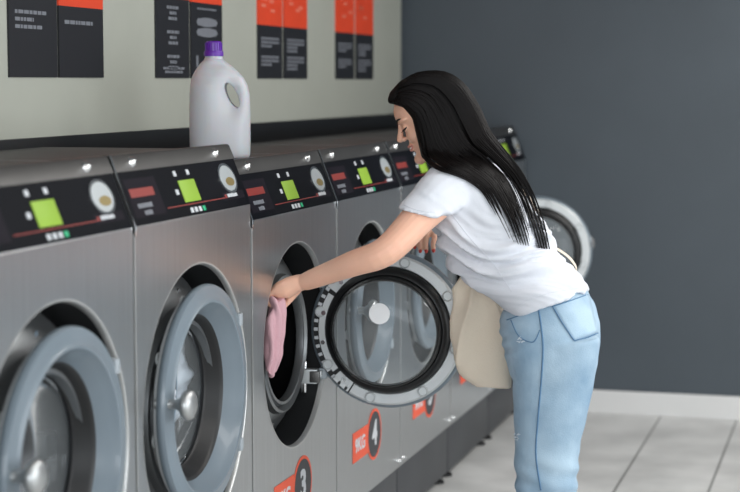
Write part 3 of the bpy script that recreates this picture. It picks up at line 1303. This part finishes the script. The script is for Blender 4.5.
lips = []
lips.append(limb([H(.0915, 0, .0585), H(.088, .010, .0585), H(.078, .021, .0605)], [.0046, .0042, .0022], 10) + (lip_m,))
lips.append(limb([H(.0915, 0, .0585), H(.088, -.010, .0585), H(.078, -.021, .0605)], [.0046, .0042, .0022], 10) + (lip_m,))
lips.append(limb([H(.0895, 0, .0475), H(.086, .010, .0485), H(.0775, .020, .058)], [.0052, .0046, .0022], 10) + (lip_m,))
lips.append(limb([H(.0895, 0, .0475), H(.086, -.010, .0485), H(.0775, -.020, .058)], [.0052, .0046, .0022], 10) + (lip_m,))


def own_pieces(ps):
    return [([WINV @ Vector(v) for v in p[0]], p[1], p[2]) for p in ps]


obj('lips', own_pieces(lips), wt, smooth=True)
teeth = [limb([H(.0855, -.012, .053), H(.089, 0, .0528), H(.0855, .012, .053)], [.0036, .0042, .0036], 8) + (tooth_m,)]
obj('teeth', own_pieces(teeth), wt, smooth=True)
for sg in (1, -1):
    eye = [limb([H(.0800, sg * .019, .1105), H(.0822, sg * .028, .1085), H(.0775, sg * .038, .1095), H(.068, sg * .044, .113)], [.0016, .0028, .0030, .0014], 8) + (lash_m,)]
    for k in range(8):
        t = k / 7
        a = H(.0815 - .010 * t, sg * (.024 + .018 * t), .1088 + .002 * t)
        eye.append(tube([a, a + hf * .006 - hu * .003 + hs * (sg * .002), a + hf * .010 - hu * .0025 + hs * (sg * .004)], [.0009, .0007, .0002], 5) + (lash_m,))
    obj('eyelashes', own_pieces(eye), wt, smooth=True)
    br = [limb([H(.0885, sg * .014, .1350), H(.0865, sg * .024, .1400), H(.0775, sg * .038, .1425), H(.066, sg * .048, .139)], [.0028, .0034, .0028, .0012], 8) + (lash_m,)]
    obj('eyebrow', own_pieces(br), wt, smooth=True)

# nails
for tip, prev in nails_r:
    d = (tip - prev).normalized()
    out = (CAM - tip).normalized()
    obj('fingernail', own_pieces([ball(tip + out * .0052 + d * .003, .0058, 1, 1, 1.25) + (nail_m,)]), wt, smooth=True)

# --- clothes as parts
own(sm)
so = link('t_shirt', sm, wt)
so['label'] = 'white short-sleeved t-shirt'
own(jm_)
jo_ = link('jeans', jm_, wt)
jo_['label'] = 'light blue wide jeans'


def sub(name, pieces, parent, smooth=True, auto=None, label=None):
    o = obj(name, own_pieces(pieces), parent, smooth=smooth, auto=auto)
    if label:
        o['label'] = label
    return o


def onsurf(bvh, pts, lift):
    R_ = []
    last = 5.0
    for px, py in pts:
        d = viewray(px, py)
        h = bvh.ray_cast(CAM, d)
        if h[0] is not None:
            n = h[1] if h[1].dot(d) < 0 else -h[1]
            R_.append(h[0] + n * lift)
            last = h[3]
        else:
            R_.append(CAM + d * last)
    return R_


def px_line(pts, n):
    P, _ = spline([Vector((a, b, 0)) for a, b in pts], [0] * len(pts), n)
    return [(p.x, p.y) for p in P]


# back pocket, outseam, waistband, pocket stitching
g = quadgrid((551, 304), (588, 291), (597, 333), (574, 341), 10, 10)
for row in g[-4:]:
    pass
sub('back_pocket', [patch(jeans_bvh, g, .0006, .0024) + (denim,)], jo_, label='stitched back pocket')
st = []
for ln in ([(551, 304), (562, 323), (574, 341)], [(574, 341), (586, 338), (597, 333)], [(552, 307), (570, 301), (589, 294)]):
    st.append(tube(onsurf(jeans_bvh, px_line(ln, 10), .0032), .0016, 6) + (denim_d,))
sub('pocket_stitching', st, jo_)
sub('side_seam', [tube(onsurf(jeans_bvh, px_line([(537, 300), (541, 325), (543, 350), (541, 385), (538, 420), (536, 455), (541, 490)], 12), .0012), .0024, 6) + (denim_d,)], jo_)
sub('waistband_seam', [tube(onsurf(jeans_bvh, px_line([(507, 320), (530, 312), (560, 303), (589, 296)], 12), .0010), .0016, 6) + (denim_d,)], jo_)
sub('front_pocket_edge', [tube(onsurf(jeans_bvh, px_line([(511, 320), (519, 336), (533, 342), (540, 330)], 10), .0010), .0016, 6) + (denim_d,)], jo_)
fray = mat('frayed_white_threads', rgb(222, 232, 240), .9)
fr = []
rr = random.Random(9)
for (cx, cy, n, sp) in ((521, 341, 9, 4), (516.5, 437, 10, 3)):
    for k in range(n):
        x, y = cx + rr.uniform(-sp, sp), cy + rr.uniform(-sp * .8, sp * .8)
        fr.append(tube(onsurf(jeans_bvh, [(x, y), (x + rr.uniform(1, 3), y - rr.uniform(-1, 2))], .002), .0011, 5) + (fray,))
sub('frayed_rip', fr, jo_)
# shirt stitching
hem = tube(onsurf(shirt_bvh, px_line([(515, 310), (530, 299.5), (548, 293.5), (580, 287.5)], 12), .0006), .0012, 6)
sub('hem_stitching', [hem + (shirt_m,)], so)
sub('cuff_stitching', [tube(onsurf(shirt_bvh, px_line([(404, 205), (415, 209.5), (427, 212), (437, 213)], 10), .0006), .0012, 6) + (shirt_m,)], so)
sub('side_seam', [tube(onsurf(shirt_bvh, px_line([(452, 214), (470, 238), (492, 262), (512, 292)], 12), .0004), .0012, 6) + (shirt_m,)], so)

# --- shoes
for y in (NL, FL):
    up = remesh([limb([(.76, y, .055), (.70, y, .06), (.61, y, .04), (.56, y, .034)], [.042, .045, .04, .03])], .005, 3)
    for v in up.vertices:
        if v.co.z < .022:
            v.co.z = .022
    up.materials.append(sole_m)
    own(up)
    s_ = link('shoe', up, wt)
    so_pts = []
    V = [(.66 + .14 * math.cos(t) * (1 if math.cos(t) > 0 else 1), y + .044 * math.copysign(abs(math.sin(t)) ** .8, math.sin(t))) for t in [2 * PI * k / 32 for k in range(32)]]
    sub('sole', [loft([[Vector((a, b, 0.0)) for a, b in V], [Vector((a, b, .024)) for a, b in V]]) + (sole_m,)], s_, smooth=False, auto=40)

# --- hair: solid core plus strands
L0 = [(391, 104), (397, 105), (407, 109), (416, 122), (420, 142), (424, 160), (437, 170), (458, 177), (478, 190), (489, 208), (498, 228), (504, 243)]
L1 = [(394, 91), (405, 79), (421, 72), (445, 72), (464, 84), (479, 106), (490, 131), (503, 148), (521, 171), (534, 196), (543, 222), (549, 249)]
HW = [.056, .068, .078, .083, .085, .085, .084, .08, .075, .06, .05, .03]


def yh(px, t):
    """the head is turned a little: its middle plane runs square to the view"""
    k = max(0, min(1, (6.5 - t) / 1.5))
    return YM + (px - 446.5) / 355 * .274 * k


def depth_of(px, py, lift, fallback):
    d = viewray(px, py)
    best = None
    for bv in (shirt_bvh, body_bvh):
        h = bv.ray_cast(CAM, d)
        if h[0] is not None and (best is None or h[3] < best):
            best = h[3]
    if best is None:
        return fallback
    return (CAM + d * (best - lift)).y


core = []
for i in range(0, 8):
    f, b = L0[i], L1[i]
    ins = .02 if i < 6 else .10
    f2 = (f[0] + (b[0] - f[0]) * ins, f[1] + (b[1] - f[1]) * ins)
    b2 = (b[0] - (b[0] - f[0]) * ins, b[1] - (b[1] - f[1]) * ins)
    wl = HW[i] - .003
    if i <= 5:
        core.append(ring(S(*f2, yh(f2[0], i)), S(*b2, yh(b2[0], i)), wl, 40, 4.0))
    else:
        s = (.055, .02)[i - 6]
        mid = ((f2[0] + b2[0]) / 2, (f2[1] + b2[1]) / 2)
        yy = min(YM, depth_of(mid[0], mid[1], .005, YM - .05)) + .012
        core.append(ring(S(f2[0] * .85 + b2[0] * .15, f2[1] * .85 + b2[1] * .15, yy), S(f2[0] * .1 + b2[0] * .9, f2[1] * .1 + b2[1] * .9, min(yy + .05, YM)), s, 40, 2.4))
cm = remesh([loft(core)], .005, 4)
cm.materials.append(hair_m)
own(cm)
ho = link('hair', cm, wt)
ho['label'] = 'long straight black hair'
strands = []
rs = random.Random(21)


def cr(L, t):
    t = max(0, min(t, len(L) - 1.001))
    i = int(t)
    u = t - i
    a, b, c, d = [Vector((*L[max(0, min(len(L) - 1, j))], 0)) for j in (i - 1, i, i + 1, i + 2)]
    return .5 * (2 * b + (c - a) * u + (2 * a - 5 * b + 4 * c - d) * u * u + (3 * b - 3 * c + d - a) * u ** 3)


for k in range(900):
    # locks: a heavy one down the back, a second one over the shoulder blade, thin wisps in front
    q = k % 20
    if q < 11:
        v, end, lv = .70 + .30 * rs.random() ** .8, 11.5 - 1.6 * rs.random() ** 2, .86
    elif q < 17:
        v, end, lv = .22 + .40 * rs.random(), 11.0 - 2.2 * rs.random(), .40
    elif q < 19:
        v, end, lv = .02 + .2 * rs.random(), 9.6 - 2.2 * rs.random(), .10
    else:
        v, end, lv = rs.random(), 10.8 - 1.5 * rs.random(), .5
    t0 = .5 + 3.6 * rs.random() if v > .2 else .25 + 2.5 * rs.random()
    t1 = end
    pts, rad = [], []
    n = 26
    ph = rs.random() * 6
    lay = rs.random()
    sub_l = lv + (round((v - lv) * 12) / 12)
    raw = []
    for j in range(n + 1):
        t = t0 + (t1 - t0) * j / n
        a, b = cr(L0, t), cr(L1, t)
        vv = v
        if t > 7:
            s = (t - 7) / 4.4
            vv = v + (sub_l - v) * min(.7, s) + (lv + .12 - v) * .35 * min(1, s)
        p = a.lerp(b, vv)
        p.x += math.sin(t * 1.3 + ph) * .4
        sh = max(0, 1 - abs(2 * v - 1) ** 4) ** .25
        i = min(int(t), len(HW) - 2)
        wl = HW[i] + (HW[i + 1] - HW[i]) * (t - i)
        y = yh(p.x, t) - wl * sh * (1.0 + .03 * lay)
        if t >= 4.4:
            d = depth_of(p.x, p.y, .004 + .009 * lay, (raw[-1][2] + .01) if raw else y)
            y = min(d, y) if t < 6.0 else min(d, YM - .01)
        raw.append([p.x, p.y, y])
    for j in range(n - 1, -1, -1):
        raw[j][2] = min(raw[j][2], raw[j + 1][2] + .022)
    for j in range(1, n + 1):
        raw[j][2] = min(raw[j][2], raw[j - 1][2] + .018)
    for j in range(n + 1):
        pts.append(S(*raw[j]))
        rad.append(.0030 * (1 - .8 * (j / n) ** 2.5) * (.6 + .7 * lay))
    rad[0] *= .4
    strands.append(tube(pts, rad, 5, flat=.7) + (hair_m,))
sub('hair_strands', strands, ho)

# ------------------------------------------------------------------ pink cloth in her hand
cp = [((272, 297), (283, 300), .020), ((270, 308), (284, 309), .034), ((268, 322), (283, 322), .042), ((268, 338), (281, 338), .045), ((268.5, 355), (279, 352), .042), ((269, 368), (276, 366), .035), ((270, 376), (273.5, 375), .018)]
cl = remesh([loft([ring(S(*a, yk - .022), S(*b, yk - .022), wl, 28, 2) for a, b, wl in cp])], .003, 3)
cl.update()
nr = [v.normal.copy() for v in cl.vertices]
for v, n in zip(cl.vertices, nr):
    v.co += n * (math.sin(v.co.y * 190 + v.co.x * 120 + noise.noise(v.co * 9) * 4) * .006 + noise.noise(v.co * 22) * .005)
cl.materials.append(pink_cloth)
tag(link('pink_cloth', cl), 'pink cloth hanging from the woman\'s hand at the open drum', 'cloth')

# ------------------------------------------------------------------ tote bag
yb = 5.025
bag = thing('tote_bag', S(485, 388, yb), 'beige canvas tote bag hanging at the woman\'s front', 'bag')
BINV = Matrix.Translation(-S(485, 388, yb))
bsec = [((462, 268), (496, 296), .010), ((459, 278), (503, 307), .020), ((454, 298), (506, 316), .030), ((450, 318), (507, 328), .034), ((449, 338), (508, 343), .036), ((456, 357), (509, 361), .038), ((466, 374), (512, 378), .036), ((478, 385), (512, 388.5), .026)]
bgm = remesh([loft([ring(S(*a, yb), S(*b, yb), wl, 36, 2.6) for a, b, wl in bsec])], .005, 3)
bgm.update()
nr = [v.normal.copy() for v in bgm.vertices]
c0 = S(474, 258, yb)
for v, n in zip(bgm.vertices, nr):
    r = v.co - c0
    ang = math.atan2(r.x, -r.z + .02)
    v.co += n * ((1 - 2 * abs(math.sin(ang * 8 + noise.noise(v.co * 5) * 2.0)) ** .7) * .009 + .006 + noise.noise(v.co * 12) * .008)
bgm.materials.append(canvas)
bgm.transform(BINV)
link('pouch', bgm, bag)


def strap(pts, wd):
    P, R_ = spline(pts, [wd] * len(pts), 8)
    return tube(P, R_, 8, flat=.22)


st1 = strap([S(480, 280, yb), S(478, 262, 5.10), Vector((.47, 5.17, 1.16)), Vector((.45, 5.16, 1.31)), Vector((.47, 5.075, 1.395)), Vector((.57, 5.09, 1.335)), Vector((.66, 5.125, 1.22)), Vector((.60, 5.13, 1.08)), S(500, 297, yb)], .014)
obj('strap', [([BINV @ v for v in st1[0]], st1[1], canvas)], bag, smooth=True)
lp = [S(540, 243, 5.02), S(553, 247, 5.0), S(565, 254, 5.0), S(573, 262, 5.0), S(576, 270, 5.02), S(568, 279, 5.06), S(548, 284, 5.13), S(520, 285, 5.13), S(500, 297, yb)]
st2 = strap(lp, .010)
obj('strap', [([BINV @ v for v in st2[0]], st2[1], canvas)], bag, smooth=True)
